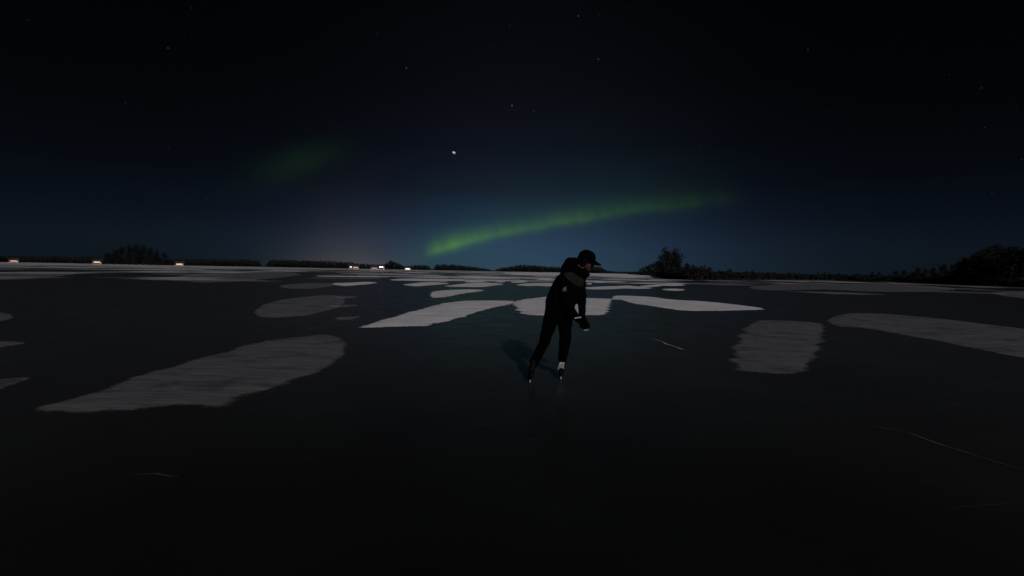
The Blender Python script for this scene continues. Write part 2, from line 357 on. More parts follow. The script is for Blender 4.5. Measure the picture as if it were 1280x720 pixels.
land('far_shore', farline, 900, 1.6)
nearline = [(786,420),(800,330),(812,290),(817,180),(828,135),(842,112),(865,104),(900,112),(950,135),(1000,160),(1060,170),(1120,150),(1180,120),(1230,98),(1290,84),(1380,75),(1500,70)]
land('near_shore', nearline, 420, 1.3)
# forest on the far shore: one dark mass
needle = mat('spruce_needles', (.009,.012,.009), .9, noise=(.6, .5))
birchtwig = mat('bare_twigs', (.012,.010,.010), .9, noise=(3, .6))
bark = mat('bark', (.016,.013,.011), .9, noise=(6, .5), bump=(12, .8))
def top_profile(x):
    Pf = [(-240,9),(-60,10),(0,8),(60,8),(120,9),(128,7),(210,7),(240,8),(300,9),(322,8),(326,3),(334,3),(338,9),(400,9),(436,8),(445,6.5),(470,5.5),(478,5),(503,4.5),(510,4),(516,5.5),(530,6),(536,5.5),(538,1.6),(543,1.6),(545,7),(556,7.6),(570,7),(585,5.8),(595,5),(603,3.4),(612,2.4),(621,2.6),(626,4.6),(640,6.6),(652,9),(672,8.3),(690,7),(706,6.5),(735,6.5),(741,8),(746,9.5),(751,8),(757,3.5),(770,2.4),(800,2.6),(810,2.5)]
    for (a, ha), (b, hb) in zip(Pf, Pf[1:]):
        if a <= x <= b: return ha+(hb-ha)*(x-a)/(b-a)
    return 3
def spire(bm, p, H, r, rnd, sides=6):
    """one distant spruce: ragged tiers of drooping branches"""
    tiers = 4; tip = bm.verts.new((p.x, p.y, p.z+H))
    for k in range(tiers):
        z1 = p.z+H*(1-(k)/tiers*.92); z0 = p.z+H*(1-(k+1.35)/tiers*.92); z0 = max(z0, p.z+.2)
        R_ = r*((k+1.1)/tiers)**.8
        topv = tip if k == 0 else bm.verts.new((p.x, p.y, z1+H*.06))
        ring = []
        for i in range(sides):
            a = (i+rnd.random()*.6)/sides*2*math.pi; q = R_*rnd.uniform(.6, 1.15)
            ring.append(bm.verts.new((p.x+q*math.cos(a), p.y+q*math.sin(a), z0+rnd.uniform(-.05,.05)*H)))
        for i in range(sides): bm.faces.new((topv, ring[i-1], ring[i]))
def clump(bm, p, H, r, rnd):
    """one distant broadleaf or pine: loose ragged ball of small faces on a stem"""
    for k in range(34):
        v = Vector((rnd.gauss(0,1), rnd.gauss(0,1), rnd.gauss(0,1))).normalized()*rnd.random()**.4
        c = p+Vector((v.x*r, v.y*r, H*.62+v.z*H*.38)); s = r*rnd.uniform(.18,.4)
        q = [c+Vector((rnd.uniform(-s,s), rnd.uniform(-s,s), rnd.uniform(-s,s))) for _ in range(3)]
        bm.faces.new([bm.verts.new(x) for x in q])
    q = [p+Vector((-.15,0,0)), p+Vector((.15,0,0)), p+Vector((.1,.1,H*.7))]; bm.faces.new([bm.verts.new(x) for x in q])
rf = random.Random(5)
for (xa, xb) in ((-240,128), (128,326), (334,478), (478,538), (543,612), (621,757), (757,812)):
    bm = bmesh.new(); x = xa
    while x < xb:
        for row in range(4):
            xx = x+rf.uniform(-1,1); D = 712+25*math.sin(xx*.021)+12*math.sin(xx*.09)+row*14+rf.uniform(0,8)
            b = at(xx, hz(xx), D); b.z = .8
            H = max(.8, (top_profile(xx)*D/F))*rf.uniform(.78, 1.06)
            if rf.random() < .6: spire(bm, b, H, H*.2+.6, rf)
            else: clump(bm, b, H, H*.3+.5, rf)
            if row == 0: clump(bm, b+Vector((rf.uniform(-2,2),-4,0)), H*.6, H*.33+.6, rf)
        x += rf.uniform(1.0, 1.9)
    obj('far_forest', bm, needle, kind='stuff', label='dark low line of forest along the far shore of the frozen lake')
# ------------------------------------------------------------------ trees that stand out one by one
def tube(bm, a, b, ra, rb, n=6):
    ax = (b-a).normalized(); u = ax.orthogonal().normalized(); w = ax.cross(u); A_, B_ = [], []
    for i in range(n):
        t = i/n*2*math.pi; dr = u*math.cos(t)+w*math.sin(t)
        A_.append(bm.verts.new(a+dr*ra)); B_.append(bm.verts.new(b+dr*rb))
    for i in range(n): bm.faces.new((A_[i-1], A_[i], B_[i], B_[i-1]))
    bm.faces.new(B_)
def make_tree(name, kind, H, seed):
    r = random.Random(seed); root = empty(name, (0,0,0))
    tr = bmesh.new(); cr = bmesh.new(); pts = [Vector((0,0,-.2))]; seg = 6
    for i in range(1, seg+1): pts.append(Vector((pts[-1].x+r.uniform(-.015,.015)*H, pts[-1].y+r.uniform(-.015,.015)*H, H*i/seg*.97)))
    R0 = H*.018+.03
    for i in range(seg): tube(tr, pts[i], pts[i+1], R0*(1-i/seg*.9), R0*(1-(i+1)/seg*.9))
    def on(t): 
        f = min(seg-1e-4, t*seg); i = int(f); return pts[i].lerp(pts[i+1], f-i)
    def leaf(c, s):
        q = [c+Vector((r.uniform(-s,s), r.uniform(-s,s), r.uniform(-s,s)*.8)) for _ in range(3)]
        cr.faces.new([cr.verts.new(x) for x in q])
    if kind == 'spruce':
        k = 0
        for lv in range(26):
            t = .1+.88*lv/26; L_ = (1-t)*H*.26*r.uniform(.75,1.2)+.12
            for b in range(6):
                a = k*2.4+r.uniform(-.3,.3); k += 1; o = on(t); l = L_*r.uniform(.7,1.1)
                e = o+Vector((math.cos(a)*l, math.sin(a)*l, -l*.28)); tube(tr, o, e, .02, .006, 3)
                for j in range(16):
                    s = r.random()**.7; leaf(o.lerp(e, s)+Vector((r.gauss(0,.07*H*.12), r.gauss(0,.07*H*.12), -r.random()*.05*H*.6)), .035*H*(.5+.5*(1-s)))
    elif kind == 'dense':
        lobes = [(Vector((r.gauss(0,.16)*H, r.gauss(0,.16)*H, H*r.uniform(.22,.82))), H*r.uniform(.12,.2)) for _ in range(15)]+[(Vector((0,0,H*.86)), H*.11)]
        for c, q in lobes:
            c.x *= 1.25-c.z/H; c.y *= 1.25-c.z/H; tube(tr, on(max(.05, c.z/H-.15)), c, .07, .02, 4)
            for j in range(130):
                v = Vector((r.gauss(0,1), r.gauss(0,1), r.gauss(0,1))).normalized()*r.random()**.35*q*r.uniform(.8,1.25); leaf(c+v, .036*H)
    elif kind == 'pine':
        for b in range(30):
            t = r.uniform(.42,.97); a = r.uniform(0,6.28); l = H*.24*math.sin(min(1,(1.03-t)*2.6)*1.5)*r.uniform(.6,1.15); o = on(t)
            e = o+Vector((math.cos(a)*l, math.sin(a)*l, l*r.uniform(.05,.45))); tube(tr, o, e, .05, .015, 4)
            for c in range(3):
                cc = o.lerp(e, .55+.25*c)
                for j in range(26): leaf(cc+Vector((r.gauss(0,1), r.gauss(0,1), r.gauss(0,.5)))*H*.035, .018*H)
    else:           # bare broadleaf: limbs and a haze of twigs
        def grow(o, d_, l, rad, dep):
            e = o+d_*l; tube(tr if dep < 2 else cr, o, e, rad, rad*.55, 5 if dep < 2 else 3)
            if dep >= 5: return
            for _ in range((3,3,3,4,5)[dep]):
                n_ = (d_+Vector((r.gauss(0,.42), r.gauss(0,.42), r.gauss(.12,.3)))).normalized()
                grow(o+d_*l*r.uniform(.45,1), n_, l*r.uniform(.5,.75), max(.012, rad*.55), dep+1)
        for b in range(9 if kind == 'birch' else 11):
            t = r.uniform(.18,.9) if kind == 'birch' else r.uniform(.02,.6); a = r.uniform(0,6.28)
            grow(on(t), Vector((math.cos(a)*.7, math.sin(a)*.7, .8)).normalized(), H*.2*(1.15-t), R0*.4, 1)
    obj('trunk', tr, bark, root); obj('crown', cr, birchtwig if kind in ('birch','bush') else needle, root)
    return root
protos = {}
used = set()
def plant(kind, name, H, loc, rz, label, group, cat, seed=1):
    key = (kind, seed)
    if key not in protos: protos[key] = (make_tree(name, kind, 10.0, seed*7+len(kind)), name)
    src = protos[key][0]
    if key not in used: used.add(key); o = src
    else:
        o = src.copy(); C.objects.link(o)
        for ch in src.children:
            c = ch.copy(); C.objects.link(c); c.parent = o
    o.location = loc; o.rotation_euler.z = rz; s = H/10; o.scale = (s, s, s); tag(o, label, cat, group); return o
rt = random.Random(9)
def tp(kind, name, px, top, D, label, group, cat='tree', seed=1):
    b = at(px, hz(px), D); z = .9 if D > 300 else 1.0; b.z = z*.5
    H = (hz(px)-top)*D/F*math.cos(0)+1.4-b.z
    return plant(kind, name, max(1.2, H), b, rt.uniform(0,6), label, group, cat, seed)
# the clump on the left part of the far shore
ORD = ['leftmost','second from the left','third from the left','fourth from the left','fifth from the left','sixth from the left','seventh from the left','eighth from the left','ninth from the left','tenth from the left','eleventh from the left','twelfth from the left']
GI = 'trees of the dark clump on the far shore'
CL1 = ((480.6,329.8,'dense',1),(482.8,328.6,'dense',2),(485,327.6,'dense',1),(487,326.4,'spruce',1),(488.8,325.0,'dense',2),(491,326.4,'dense',1),(493.6,327.2,'dense',2),(496,328.0,'dense',1),(498.6,328.8,'dense',2),(501,330.2,'dense',1),(503,331.4,'dense',2))
CL2 = ((134,315,'dense',2),(143,310,'dense',1),(152,307,'dense',2),(161,304,'spruce',1),(170,304,'dense',1),(179,306,'dense',2),(188,308,'dense',1),(197,311,'spruce',2),(205,315,'dense',2))
for i_, (x, top, k, sd) in enumerate(CL1):
    tp(k, 'spruce_tree' if k == 'spruce' else 'tree', x, top, 520+(i_ % 3)*4, ORD[i_]+' of the dark trees in the rounded clump between two shore lights', GI, 'tree', sd)
for i_, (x, top, k, sd) in enumerate(CL2):
    tp(k, 'spruce_tree' if k == 'spruce' else 'tree', x, top, 430+(i_ % 3)*4, ORD[i_]+' of the dark trees in the tall clump far to the left', 'trees of the tall clump at the left', 'tree', sd)
# the wooded point at the right
GP = 'trees on the wooded point'
tp('birch','birch_tree',831,303.5,128,'tallest bare tree on the wooded point right of the skater',GP,seed=1)
tp('birch','birch_tree',841,305,130,'bare tree just right of the tallest on the wooded point',GP,seed=2)
tp('birch','birch_tree',825.5,311,145,'bare tree just left of the tallest on the wooded point',GP,seed=3)
tp('birch','birch_tree',849,309,127,'bare tree furthest right among the tall ones on the wooded point',GP,seed=3)
tp('birch','birch_tree',836,309,121,'slender bare tree in front between the two tallest on the wooded point',GP,seed=2)
tp('dense','tree',833,311.5,134,'taller soft dark tree behind the bare ones on the wooded point',GP,seed=2)
tp('dense','tree',842,311,133,'broad dark tree at the right behind the bare ones on the wooded point',GP,seed=1)
spots = [(796,337,345,'bush',2),(800,335.5,320,'dense',2),(804,333.5,310,'dense',1),(808,331.5,290,'dense',2),(812,329.5,262,'dense',1),(816,328,215,'dense',2),(820,325.5,175,'dense',1),(824,325,158,'dense',2),(828,325.5,146,'dense',1),
 (832,326,138,'dense',2),(836,326.5,128,'dense',1),(841,326,122,'dense',2),(846,326,120,'dense',1),(852,327,118,'bush',2),(858,328,116,'dense',2),(866,330,118,'dense',1),(875,332,122,'bush',1),(886,333,128,'dense',2),(898,334,134,'bush',1)]
for i_, (x, top, D, k, sd) in enumerate(spots):
    w_ = ORD[i_] if i_ < 12 else ('sixth','fifth','fourth','third','second','')[i_-13]+(' from the right' if i_ < 18 else 'rightmost') if i_ > 12 else 'middle one'
    tp(k, 'bush', x, top, D+8, w_+' in the row of dark bushes on the wooded point', 'bushes on the wooded point', 'bush', sd)
x = 912; CNT = {}; ORD2 = [w+' from the left' for w in 'thirteenth fourteenth fifteenth sixteenth seventeenth eighteenth nineteenth twentieth twenty-first twenty-second twenty-third twenty-fourth'.split()]
while x < 1330:                  # the shore runs on, low, and rises again at the far right
    D = np.interp(x, [p[0] for p in nearline], [p[1] for p in nearline])+rt.uniform(6, 16)
    hpx = np.interp(x, [900,1000,1090,1150,1200,1240,1330], [8,6,7,15,28,46,55])*rt.uniform(.75,1.1)
    k = rt.choice(['bush','dense','spruce','dense']) if x < 1170 else rt.choice(['birch','dense','spruce','dense','dense'])
    nm = {'bush':'bush','dense':'tree','spruce':'spruce_tree','birch':'birch_tree'}[k]
    if k == 'bush': hpx = min(hpx, 22)
    lb = ({'bush':'low dark bush','dense':'rounded dark tree','spruce':'pointed dark spruce','birch':'bare birch'}[k]) + (' on the low shore far round to the right' if x < 1170 else ' on the rising shore at the far right')
    kk = (k, x < 1170); CNT[kk] = CNT.get(kk, 0)+1; lb = (ORD+ORD2)[CNT[kk]-1]+' '+lb.replace(' on the', ', on the')
    tp(k, nm, x, hz(x)-hpx, D, lb, ('bushes' if k == 'bush' else 'trees')+' along the right-hand shore', 'bush' if k == 'bush' else 'tree', rt.choice([1,2]))
    x += rt.uniform(5, 11)
# undergrowth filling the foot of the trees
bm = bmesh.new(); x = 800
while x < 1340:
    D = np.interp(x, [p[0] for p in nearline], [p[1] for p in nearline])
    for k in range(5):
        xx = x+rt.uniform(-1,1); DD = D+rt.uniform(1, 14); b = at(xx, hz(xx), DD); b.z = .3
        clump(bm, b, rt.uniform(.9, 2.2)*(1.5 if 815 < x < 880 else 1), rt.uniform(.7,1.5), rt)
    x += 1.3 if x < 900 else 2.2
obj('undergrowth', bm, birchtwig, kind='stuff', label='dark tangled undergrowth along the right-hand shore')
# ------------------------------------------------------------------ lit cottages on the far shore
wallm = mat('painted_boards', (.22,.06,.04), .8, noise=(2, .7)); roofm = mat('roof_felt', (.05,.05,.055), .8, noise=(2, .6)); trim = mat('white_trim', (.7,.7,.68), .6)
def glow(n_, c, s): return mat(n_, (.1,.1,.1), .4, emit=(c, s))
GLW = {'warm': glow('warm_window', (1,.74,.45), .9), 'white': glow('bright_window', (1,.88,.70), 2.6), 'dim': glow('dim_window', (1,.62,.55), .35), 'orange': glow('orange_window', (1,.50,.32), .8)}
def box(bm, x0, x1, y0, y1, z0, z1):
    v = [bm.verts.new(p) for p in ((x0,y0,z0),(x1,y0,z0),(x1,y1,z0),(x0,y1,z0),(x0,y0,z1),(x1,y0,z1),(x1,y1,z1),(x0,y1,z1))]
    for f in ((0,3,2,1),(4,5,6,7),(0,1,5,4),(1,2,6,5),(2,3,7,6),(3,0,4,7)): bm.faces.new([v[i] for i in f])
def cottage(px, D, gw, wz, label, ww=3.6, wh=1.5, name='cottage'):
    b = at(px, hz(px), D); b.z = .25
    r = empty(name, b, math.atan2(-b.x, b.y)*.6, label=label, cat='house', group='lit cottages on the far shore')
    bm = bmesh.new(); hw = ww/2+1.6
    box(bm, -hw, hw, 0, 5.5, 0, wz+wh+.35)
    zt = wz+wh+.35
    for s in (-1, 1): bm.faces.new([bm.verts.new(p) for p in ((s*hw,0,zt),(s*hw,5.5,zt),(s*hw,2.75,zt+1.7))])
    obj('wall', bm, wallm, r)
    bm = bmesh.new()
    for s in (-1, 1):
        a = [(-hw-.3, 2.75-s*0, zt+1.78), (hw+.3, 2.75, zt+1.78), (hw+.3, 2.75-s*3.2, zt-.12), (-hw-.3, 2.75-s*3.2, zt-.12)]
        lo = [bm.verts.new((p[0], p[1], p[2]+.03)) for p in a]; hi = [bm.verts.new((p[0], p[1], p[2]+.15)) for p in a]
        bm.faces.new(lo); bm.faces.new(hi)
        for i in range(4): bm.faces.new((lo[i-1], lo[i], hi[i], hi[i-1]))
    rf_ = obj('roof', bm, roofm, r)
    bm = bmesh.new(); box(bm, hw*.3, hw*.3+.5, 2.2, 2.8, zt+1, zt+2.5); obj('chimney', bm, roofm, rf_)
    n = 3; w = ww/n
    for i in range(n):
        x0 = -ww/2+i*w
        bm = bmesh.new(); box(bm, x0+.06, x0+w-.06, -.05, -.004, wz, wz+wh); wn = obj('window', bm, GLW[gw], r)
        bm = bmesh.new()
        box(bm, x0-.02, x0+.055, -.09, -.003, wz-.08, wz+wh+.08); box(bm, x0+w-.055, x0+w+.015, -.085, -.003, wz-.08, wz+wh+.08)
        box(bm, x0+w/2-.03, x0+w/2+.03, -.08, -.053, wz, wz+wh); box(bm, x0+.06, x0+w-.06, -.075, -.003, wz+wh+.004, wz+wh+.08)
        obj('frame', bm, trim, wn)
    bm = bmesh.new(); box(bm, ww/2+.25, ww/2+1.1, -.04, -.003, .05, 2.05); dr = obj('door', bm, trim, r)
    bm = bmesh.new(); box(bm, ww/2+.93, ww/2+1.03, -.1, -.045, 1.0, 1.06); obj('handle', bm, roofm, dr)
    bm = bmesh.new(); box(bm, -hw, hw, -1.6, -.1, -.3, .05); obj('porch', bm, trim, r)
cottage(438.6, 500, 'white', 1.6, 'cottage with a cut-off white light, leftmost on the centre shore', 2.0, .9)
cottage(444.2, 490, 'orange', 1.0, 'cottage with an orange glowing window beside the leftmost white light', 4.2, 1.1)
cottage(467.5, 500, 'dim', .7, 'dimly lit pinkish cottage between the orange and the bright light', 4.8, 1.0)
cottage(476.6, 495, 'white', 2.0, 'brightest lit cottage, just left of the rounded tree clump', 4.2, 1.15)
cottage(509.4, 500, 'white', .6, 'lit cottage low at the ice, right of the rounded tree clump', 4.2, 1.1)
cottage(17, 500, 'orange', 1.0, 'cottage with a faint orange window at the far left edge', 5, 1.2)
cottage(121, 480, 'warm', 1.4, 'lit cottage just left of the tall tree clump', 5, 1.3)
cottage(224, 480, 'warm', .8, 'lit cottage just right of the tall tree clump', 5, 1.3)
# ------------------------------------------------------------------ the skater
def sph(c, r, n=2):
    bm = bmesh.new(); bmesh.ops.create_icosphere(bm, subdivisions=n, radius=1.0)
    rr_ = r if isinstance(r, (tuple, list)) else (r, r, r)
    p = [Vector((v.co.x*rr_[0], v.co.y*rr_[1], v.co.z*rr_[2]))+c for v in bm.verts]; bm.free(); return p
def hull(bm, *balls):
    """convex hull of balls (centre, radius), added to bm"""
    b2 = bmesh.new()
    for c, r in balls:
        for p in sph(Vector(c), r): b2.verts.new(p)
    res = bmesh.ops.convex_hull(b2, input=b2.verts)
    bmesh.ops.delete(b2, geom=[v for v in b2.verts if not v.link_faces], context='VERTS')
    m_ = bpy.data.meshes.new('t'); b2.to_mesh(m_); b2.free(); bm.from_mesh(m_); bpy.data.meshes.remove(m_)
def fuse(bm, vox, smooth=4, disp=None):
    """melt overlapping shapes into one continuous surface"""
    m_ = bpy.data.meshes.new('t'); bm.to_mesh(m_); bm.free(); o = bpy.data.objects.new('t', m_); C.objects.link(o)
    q = o.modifiers.new('r', 'REMESH'); q.mode = 'VOXEL'; q.voxel_size = vox; q.use_smooth_shade = True
    if smooth: q = o.modifiers.new('s', 'SMOOTH'); q.iterations = smooth; q.factor = .5
    if disp:
        tx = bpy.data.textures.new('folds', 'CLOUDS'); tx.noise_scale = disp[0]
        q = o.modifiers.new('d', 'DISPLACE'); q.texture = tx; q.strength = disp[1]; q.mid_level = .5
        tx.noise_depth = 2
    dg = bpy.context.evaluated_depsgraph_get(); dg.update()
    me = bpy.data.meshes.new_from_object(o.evaluated_get(dg)); bpy.data.objects.remove(o)
    me.polygons.foreach_set('use_smooth', [True]*len(me.polygons)); return me
D0 = gr(702, 473).y
def J(px, py, dy=0.0): return at(px, py, D0+dy)
cloth = mat('dark_jacket', (.0018,.0018,.0024), .9, .03, noise=(14, .6), bump=(90, .3))
panel = mat('grey_panel', (.016,.013,.014), .85, .15, noise=(20, .7), bump=(90, .3))
reflm = mat('pale_badge', (.09,.09,.085), .6)
trous = mat('black_trousers', (.0012,.0012,.0015), .9, .03, noise=(18, .6), bump=(120, .25))
skin = mat('skin', (.09,.05,.04), .8, .1, noise=(30, .85)); hairm = mat('brown_hair', (.004,.003,.003), .9, .05)
capm = mat('dark_cap', (.0015,.0015,.0018), .9, .03, noise=(40, .6), bump=(200, .3)); glovem = mat('black_gloves', (.0016,.0016,.0016), .9, .03, bump=(120, .3))
pale = mat('pale_trim', (.55,.53,.54), .6, noise=(60, .7)); steel = mat('steel_blade', (.6,.6,.62), .25, .6); steel.node_tree.nodes['Principled BSDF'].inputs['Metallic'].default_value = .8
steel.node_tree.nodes['Principled BSDF'].inputs['Roughness'].default_value = .55
bootm = mat('black_boot', (.004,.004,.0045), .7, .1); eyew = mat('eye', (.6,.6,.58), .3)
feet = [gr(702, 473), gr(661, 477)]
base = (feet[0]+feet[1])/2
man = empty('person', (base.x, base.y, 0), label='person in dark hooded jacket and cap, bent forward skating on the ice with hands together', cat='person')
def kid(name, me, m_, par=None, label=None):
    """part given in world coordinates, put under its thing"""
    off = Vector((man.location.x, man.location.y, 0))
    if isinstance(me, bmesh.types.BMesh):
        q = bpy.data.meshes.new(name); me.to_mesh(q); me.free(); me = q
        if name not in ('blade','lace','peak'): me.polygons.foreach_set('use_smooth', [True]*len(me.polygons))
    me.transform(Matrix.Translation(-off)); o = obj(name, me, m_, par or man, label=label); return o
# joints
Fd = Vector((.75,-.66,0)); 
pel = J(698,388,0); wst = J(701,374,0); chs = J(709,354,0); nkb = J(718,343,0)
shR, shL = J(706,350,-.15), J(725,350,.13)
elR, elL = J(708,379,-.22), J(727.5,377,.0)
wrR, wrL = J(719.5,397,-.22), J(727.5,394,-.12)
hpF, hpB = J(706,394,.03), J(690,394,-.04)
knF, knB = J(706.5,426,-.10), J(680.5,428,-.02)
feet = [f+Vector((0,.1,0)) for f in feet]; anF, anB = feet[0]+Vector((.015,.05,.19)), feet[1]+Vector((.055,.07,.18))
# head frame
hc = J(733,326,0); hf = Vector((.90,-.22,-.36)).normalized(); hs = hf.cross(Vector((0,0,1))).normalized(); hu = hs.cross(hf).normalized()
def H(a, b, c): return hc+hf*a+hs*b+hu*c      # forward, his right, up
bm = bmesh.new()                               # bare figure: head, neck, trunk and limbs in one surface
hull(bm, (H(-.02,0,.02), .088), (H(.02,0,.025), .082), (H(-.045,0,.01), .08)); hull(bm, (H(.03,0,-.02), .070), (H(.055,0,-.085), .036), (H(.02,.03,-.05), .045), (H(.02,-.03,-.05), .045))
hull(bm, (H(.086,0,.0), .012), (H(.112,0,-.03), .013), (H(.09,0,-.036), .018)); hull(bm, (H(.078,.02,-.068), .010), (H(.078,-.02,-.068), .010), (H(.088,0,-.066), .010))
hull(bm, (H(.082,.03,.018), .013), (H(.09,0,.018), .013), (H(.082,-.03,.018), .013)); hull(bm, (H(.078,0,-.105), .017), (H(.07,0,-.1), .022))
for s in (-1, 1): hull(bm, (H(-.008,s*.082,.01), .014), (H(-.015,s*.09,-.012), .016), (H(-.005,s*.082,-.035), .011))
hull(bm, (nkb, .062), (H(-.02,0,-.06), .058)); hull(bm, (shR, .055), (shL, .055), (chs, .12), (nkb, .06)); hull(bm, (chs, .125), (wst, .115)); hull(bm, (wst, .115), (pel, .13), (hpF, .08), (hpB, .08))
for a, b, c in ((shR, elR, wrR), (shL, elL, wrL)): hull(bm, (a, .05), (b, .038)); hull(bm, (b, .037), (c, .026))
for a, b, c in ((hpF, knF, anF), (hpB, knB, anB)): hull(bm, (a, .082), (b, .052)); hull(bm, (b, .05), (c, .035))
kid('body', fuse(bm, .009, 3), skin)
for s in (-1, 1):
    bm = bmesh.new(); hull(bm, (H(.082,s*.032,-.004), .010)); kid('eye', bm, eyew)
bm = bmesh.new()
hull(bm, (H(-.03,0,.0), .094), (H(-.05,0,-.03), .075)); 
for s in (-1, 1): hull(bm, (H(-.03,s*.075,.03), .022), (H(-.01,s*.088,-.01), .022), (H(-.02,s*.07,-.06), .03)); hull(bm, (H(.02,s*.075,.0), .016), (H(.01,s*.074,-.05), .016), (H(-.01,s*.08,-.03), .02))
kid('hair', fuse(bm, .009, 2), hairm)
bm = bmesh.new()                               # cap crown
hull(bm, (H(-.025,0,.045), (.105,.105,.098)), (H(.012,0,.05), .094), (H(.04,0,.045), .066))
hull(bm, (H(-.02,0,.02), .103), (H(.02,0,.03), .092)); hull(bm, (H(-.06,0,-.01), .072), (H(-.02,.03,0), .075), (H(-.02,-.03,0), .075))
cp = kid('cap', fuse(bm, .008, 4), capm)
bm = bmesh.new(); rows = []                    # curved peak
for i in range(8):
    u = i/7; row = []
    for j in range(13):
        a = (j/12-.5)*1.9; R_ = .088+u*.088*math.cos(a*.82)
        p = H(.017+R_*math.cos(a)*1.05, R_*math.sin(a)*.92*(1-.12*u), .042-.022*u-.10*(math.sin(a)*R_/.1)**2*.2)
        row.append(p)
    rows.append(row)
up_ = [[bm.verts.new(p+hu*.004) for p in r] for r in rows]; dn = [[bm.verts.new(p-hu*.003) for p in r] for r in rows]
for i in range(7):
    for j in range(12):
        bm.faces.new((up_[i][j], up_[i+1][j], up_[i+1][j+1], up_[i][j+1])); bm.faces.new((dn[i][j], dn[i][j+1], dn[i+1][j+1], dn[i+1][j]))
for i in range(7):
    for j in (0, 12): bm.faces.new((up_[i][j], up_[i+1][j], dn[i+1][j], dn[i][j]))
for j in range(12): bm.faces.new((up_[7][j], up_[7][j+1], dn[7][j+1], dn[7][j]))
bmesh.ops.recalc_face_normals(bm, faces=bm.faces); kid('peak', bm, capm, cp)
# jacket
bm = bmesh.new()
hull(bm, (shR, .088), (shL, .082), (chs, .155), (nkb, .085)); hull(bm, (chs, .165), (J(703,366), .172), (J(712,364,-.01), .15)); hull(bm, (J(703,366), .172), (J(712,364,-.01), .15), (J(697,378), .165), (J(706,377,-.01), .15)); hull(bm, (chs, .15), (J(719,355,.0), .11), (J(714,368,-.02), .13), (J(711,377,-.02), .10))
hull(bm, (J(697,378), .165), (J(706,377,-.01), .15), (J(694,391,-.02), .14), (J(703,391,.03), .135))
hull(bm, (shR, .082), (elR, .064)); hull(bm, (elR, .064), (wrR, .048)); hull(bm, (shL, .078), (elL, .060)); hull(bm, (elL, .060), (wrL, .046))
hull(bm, (nkb, .075), (J(727,340,.0), .068), (J(733,343,-.02), .036)); hull(bm, (chs, .12), (J(724,352,-.02), .065), (J(733,344,-.02), .03))
me = fuse(bm, .011, 4, (.11, .022))
pj = [(J(707,341).x, J(707,341).z), (J(729,356).x, J(729,356).z)]
jk = kid('jacket', me, [cloth, panel, reflm]); off = Vector((man.location.x, man.location.y, 0))
a, b = Vector(pj[0]), Vector(pj[1]); dv = (b-a).normalized(); ln = (b-a).length; nn = Vector((-dv.y, dv.x))
bd = J(702.8,360.5); 
for f in me.polygons:
    c = f.center+off; q = Vector((c.x, c.z))-a; u, v = q.dot(dv), q.dot(nn)
    if f.normal.y < .25 and -.03 < u < ln and abs(v+.0) < .052+.02*math.sin(u*14): f.material_index = 1
    elif f.normal.y < 0 and abs(c.x-bd.x) < .018 and abs(c.z-bd.z-.25*(c.x-bd.x)) < .024: f.material_index = 2
bm = bmesh.new()                               # hood thrown back, a thick roll behind the head
hull(bm, (J(713,329,.0), .082), (J(708.5,334,-.02), .065), (J(718,328,.05), .07)); hull(bm, (J(708.5,334,-.03), .066), (J(704,343,-.05), .05)); hull(bm, (J(716,334,-.10), .06), (J(727,341,-.09), .045), (J(709,336,-.08), .055))
hull(bm, (J(718,330,.08), .062), (J(728,340,.08), .045)); hull(bm, (J(727,341,-.09), .045), (J(735,343.5,-.05), .03))
kid('hood', fuse(bm, .010, 4, (.08, .02)), cloth, jk)
for w_, e_ in ((wrR, elR), (wrL, elL)):
    dr = (w_-e_).normalized(); bm = bmesh.new(); hull(bm, (w_-dr*.012, .044), (w_+dr*.006, .042)); kid('cuff', fuse(bm, .008, 2), cloth, jk)
bm = bmesh.new(); hull(bm, (J(718.5,397.8,-.268), .008), (J(726,396.6,-.262), .008)); kid('glove_trim', bm, pale)
# trousers
bm = bmesh.new()
hull(bm, (pel, .15), (hpF, .098), (hpB, .098), (J(698,378), .13))
hull(bm, (hpF, .105), (J(706.5,410,-.04), .088)); hull(bm, (J(706.5,410,-.04), .088), (knF, .078)); hull(bm, (knF, .078), (J(704.5,440,-.06), .067)); hull(bm, (J(704.5,440,-.06), .067), (knF.lerp(anF,.9), .060))
hull(bm, (hpB, .105), (J(685,411,-.04), .092)); hull(bm, (J(685,411,-.04), .092), (knB, .070)); hull(bm, (knB, .072), (knB.lerp(anB,.5), .066)); hull(bm, (knB.lerp(anB,.5), .066), (knB.lerp(anB,.93), .058))
kid('trousers', fuse(bm, .011, 4, (.10, .02)), trous)
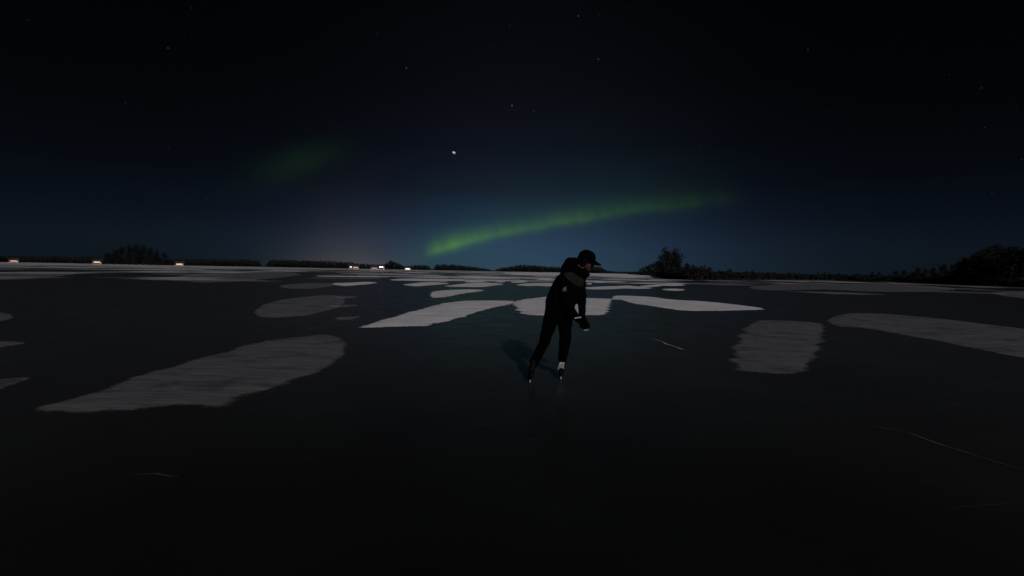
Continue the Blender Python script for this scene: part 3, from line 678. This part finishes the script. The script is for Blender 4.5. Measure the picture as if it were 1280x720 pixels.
# gloved hands, fingers curled over each other
def hand(w, tgt, nrm, th, cnt=4):
    """w wrist, tgt knuckles' middle, nrm direction the fingers curl to, th side of the thumb"""
    d_ = (tgt-w).normalized(); th = (th-d_*th.dot(d_)).normalized(); nrm = (nrm-d_*nrm.dot(d_)-th*nrm.dot(th)).normalized(); bm = bmesh.new(); L_ = (tgt-w).length
    hull(bm, (w, .031), (w+d_*.03, .032)); hull(bm, (w+d_*.03+th*.012, .024), (w+d_*.03-th*.016, .023), (tgt+th*.028, .016), (tgt-th*.03, .015))
    for i, fl in enumerate((.072,.080,.075,.060)):
        o = tgt+th*(.031-.0205*i); a1 = (d_*.8+nrm*.6).normalized(); a2 = (d_*.1+nrm).normalized(); a3 = (-d_*.6+nrm*.8).normalized()
        p1 = o+a1*fl*.45; p2 = p1+a2*fl*.33; p3 = p2+a3*fl*.25
        hull(bm, (o, .0125), (p1, .0115)); hull(bm, (p1, .0115), (p2, .0108)); hull(bm, (p2, .0108), (p3, .0098))
    o = w+d_*.03+th*.026; p1 = o+(th*.7+d_*.7+nrm*.3).normalized()*.045; p2 = p1+(d_*.7+nrm*.7).normalized()*.034
    hull(bm, (o, .017), (p1, .0135)); hull(bm, (p1, .0135), (p2, .0115))
    return fuse(bm, .0042, 2)
hr = kid('glove', hand(wrR, J(729,403.5,-.24), Vector((.35,.6,-.6)), Vector((.5,-.2,.8))), glovem)
hl = kid('glove', hand(wrL, J(734,403,-.16), Vector((-.5,-.5,-.6)), Vector((-.3,-.8,.3))), glovem)
bm = bmesh.new(); hull(bm, (J(729,411.5,-.23), .010), (J(737,409.5,-.2), .008)); hull(bm, (J(727,407,-.2), .03), (J(735,406.5,-.19), .028), (J(731,409.5,-.2), .02)); kid('glove', fuse(bm, .006, 2), glovem).name = 'mitten'
bm = bmesh.new(); hull(bm, (J(730,413,-.235), .0055), (J(735,412.3,-.235), .0055)); kid('glove_trim', bm, pale)
# skates
def skate(foot, fw, an, trim_):
    fw = Vector((fw[0], fw[1], 0)).normalized(); sd = Vector((fw.y, -fw.x, 0)); lean = (an-foot).normalized()
    def K(a, b, c): return foot+fw*a+sd*b+lean*c
    root = None; bm = bmesh.new()
    hull(bm, (K(-.06,0,.10), .040), (K(.06,0,.092), .038), (K(.135,0,.088), .034)); hull(bm, (K(-.06,0,.10), .042), (K(-.045,0,.20), .046), (K(.02,0,.12), .040)); hull(bm, (K(-.045,0,.19), .046), (K(-.04,0,.235), .050)); hull(bm, (K(.155,0,.088), .034), (K(.09,0,.10), .04))
    bo = kid('skate', fuse(bm, .008, 3), bootm)
    bm = bmesh.new(); P_ = [(-.17,.0),(-.165,.018),(-.12,.032),(.15,.034),(.20,.03),(.225,.016),(.19,.0)]
    l = [bm.verts.new(K(a, .0022, c+.006)) for a, c in P_]; r_ = [bm.verts.new(K(a, -.0022, c+.006)) for a, c in P_]
    bm.faces.new(l); bm.faces.new(list(reversed(r_)))
    for i in range(len(P_)): bm.faces.new((l[i-1], l[i], r_[i], r_[i-1]))
    kid('blade', bm, steel, bo)
    bm = bmesh.new(); hull(bm, (K(.19,0,.033), .0095), (K(.205,0,.018), .008)); kid('blade_tip', bm, pale, bo)
    for a in (-.06, .09):
        bm = bmesh.new(); hull(bm, (K(a-.02,0,.035), .006), (K(a+.02,0,.035), .006), (K(a-.03,0,.068), .012), (K(a+.03,0,.068), .012)); kid('blade_holder', bm, bootm, bo)
    bm = bmesh.new(); hull(bm, (K(-.05,0,.06), .014), (K(.15,0,.056), .014), (K(.05,.022,.06), .014), (K(.05,-.022,.06), .014)); kid('sole', fuse(bm, .007, 1), bootm, bo)
    if trim_:
        bm = bmesh.new(); hull(bm, (K(.004,-.012,.235), .017), (K(.02,-.014,.175), .017)); hull(bm, (K(.004,.016,.235), .014), (K(.02,.012,.18), .012)); kid('tongue', fuse(bm, .005, 2), pale, bo)
        bm = bmesh.new()
        for k in range(6):
            c = .225-.020*k; f_ = .018+.012*k
            tube(bm, K(f_+.006,-.030,c), K(f_+.016,.030,c-.018), .004, .004, 5); tube(bm, K(f_+.006,.030,c), K(f_+.016,-.030,c-.018), .004, .004, 5)
        tube(bm, K(.03,.03,.2), K(.085,.045,.11), .0045, .004, 5); tube(bm, K(.02,.0,.24), K(.07,.046,.13), .0045, .004, 5); kid('lace', bm, pale, bo)
skate(feet[0], (-.12,-1), feet[0]+Vector((.015,.0,.19)), True)
skate(feet[1], (.02,-1), feet[1]+Vector((.055,.015,.18)), False)
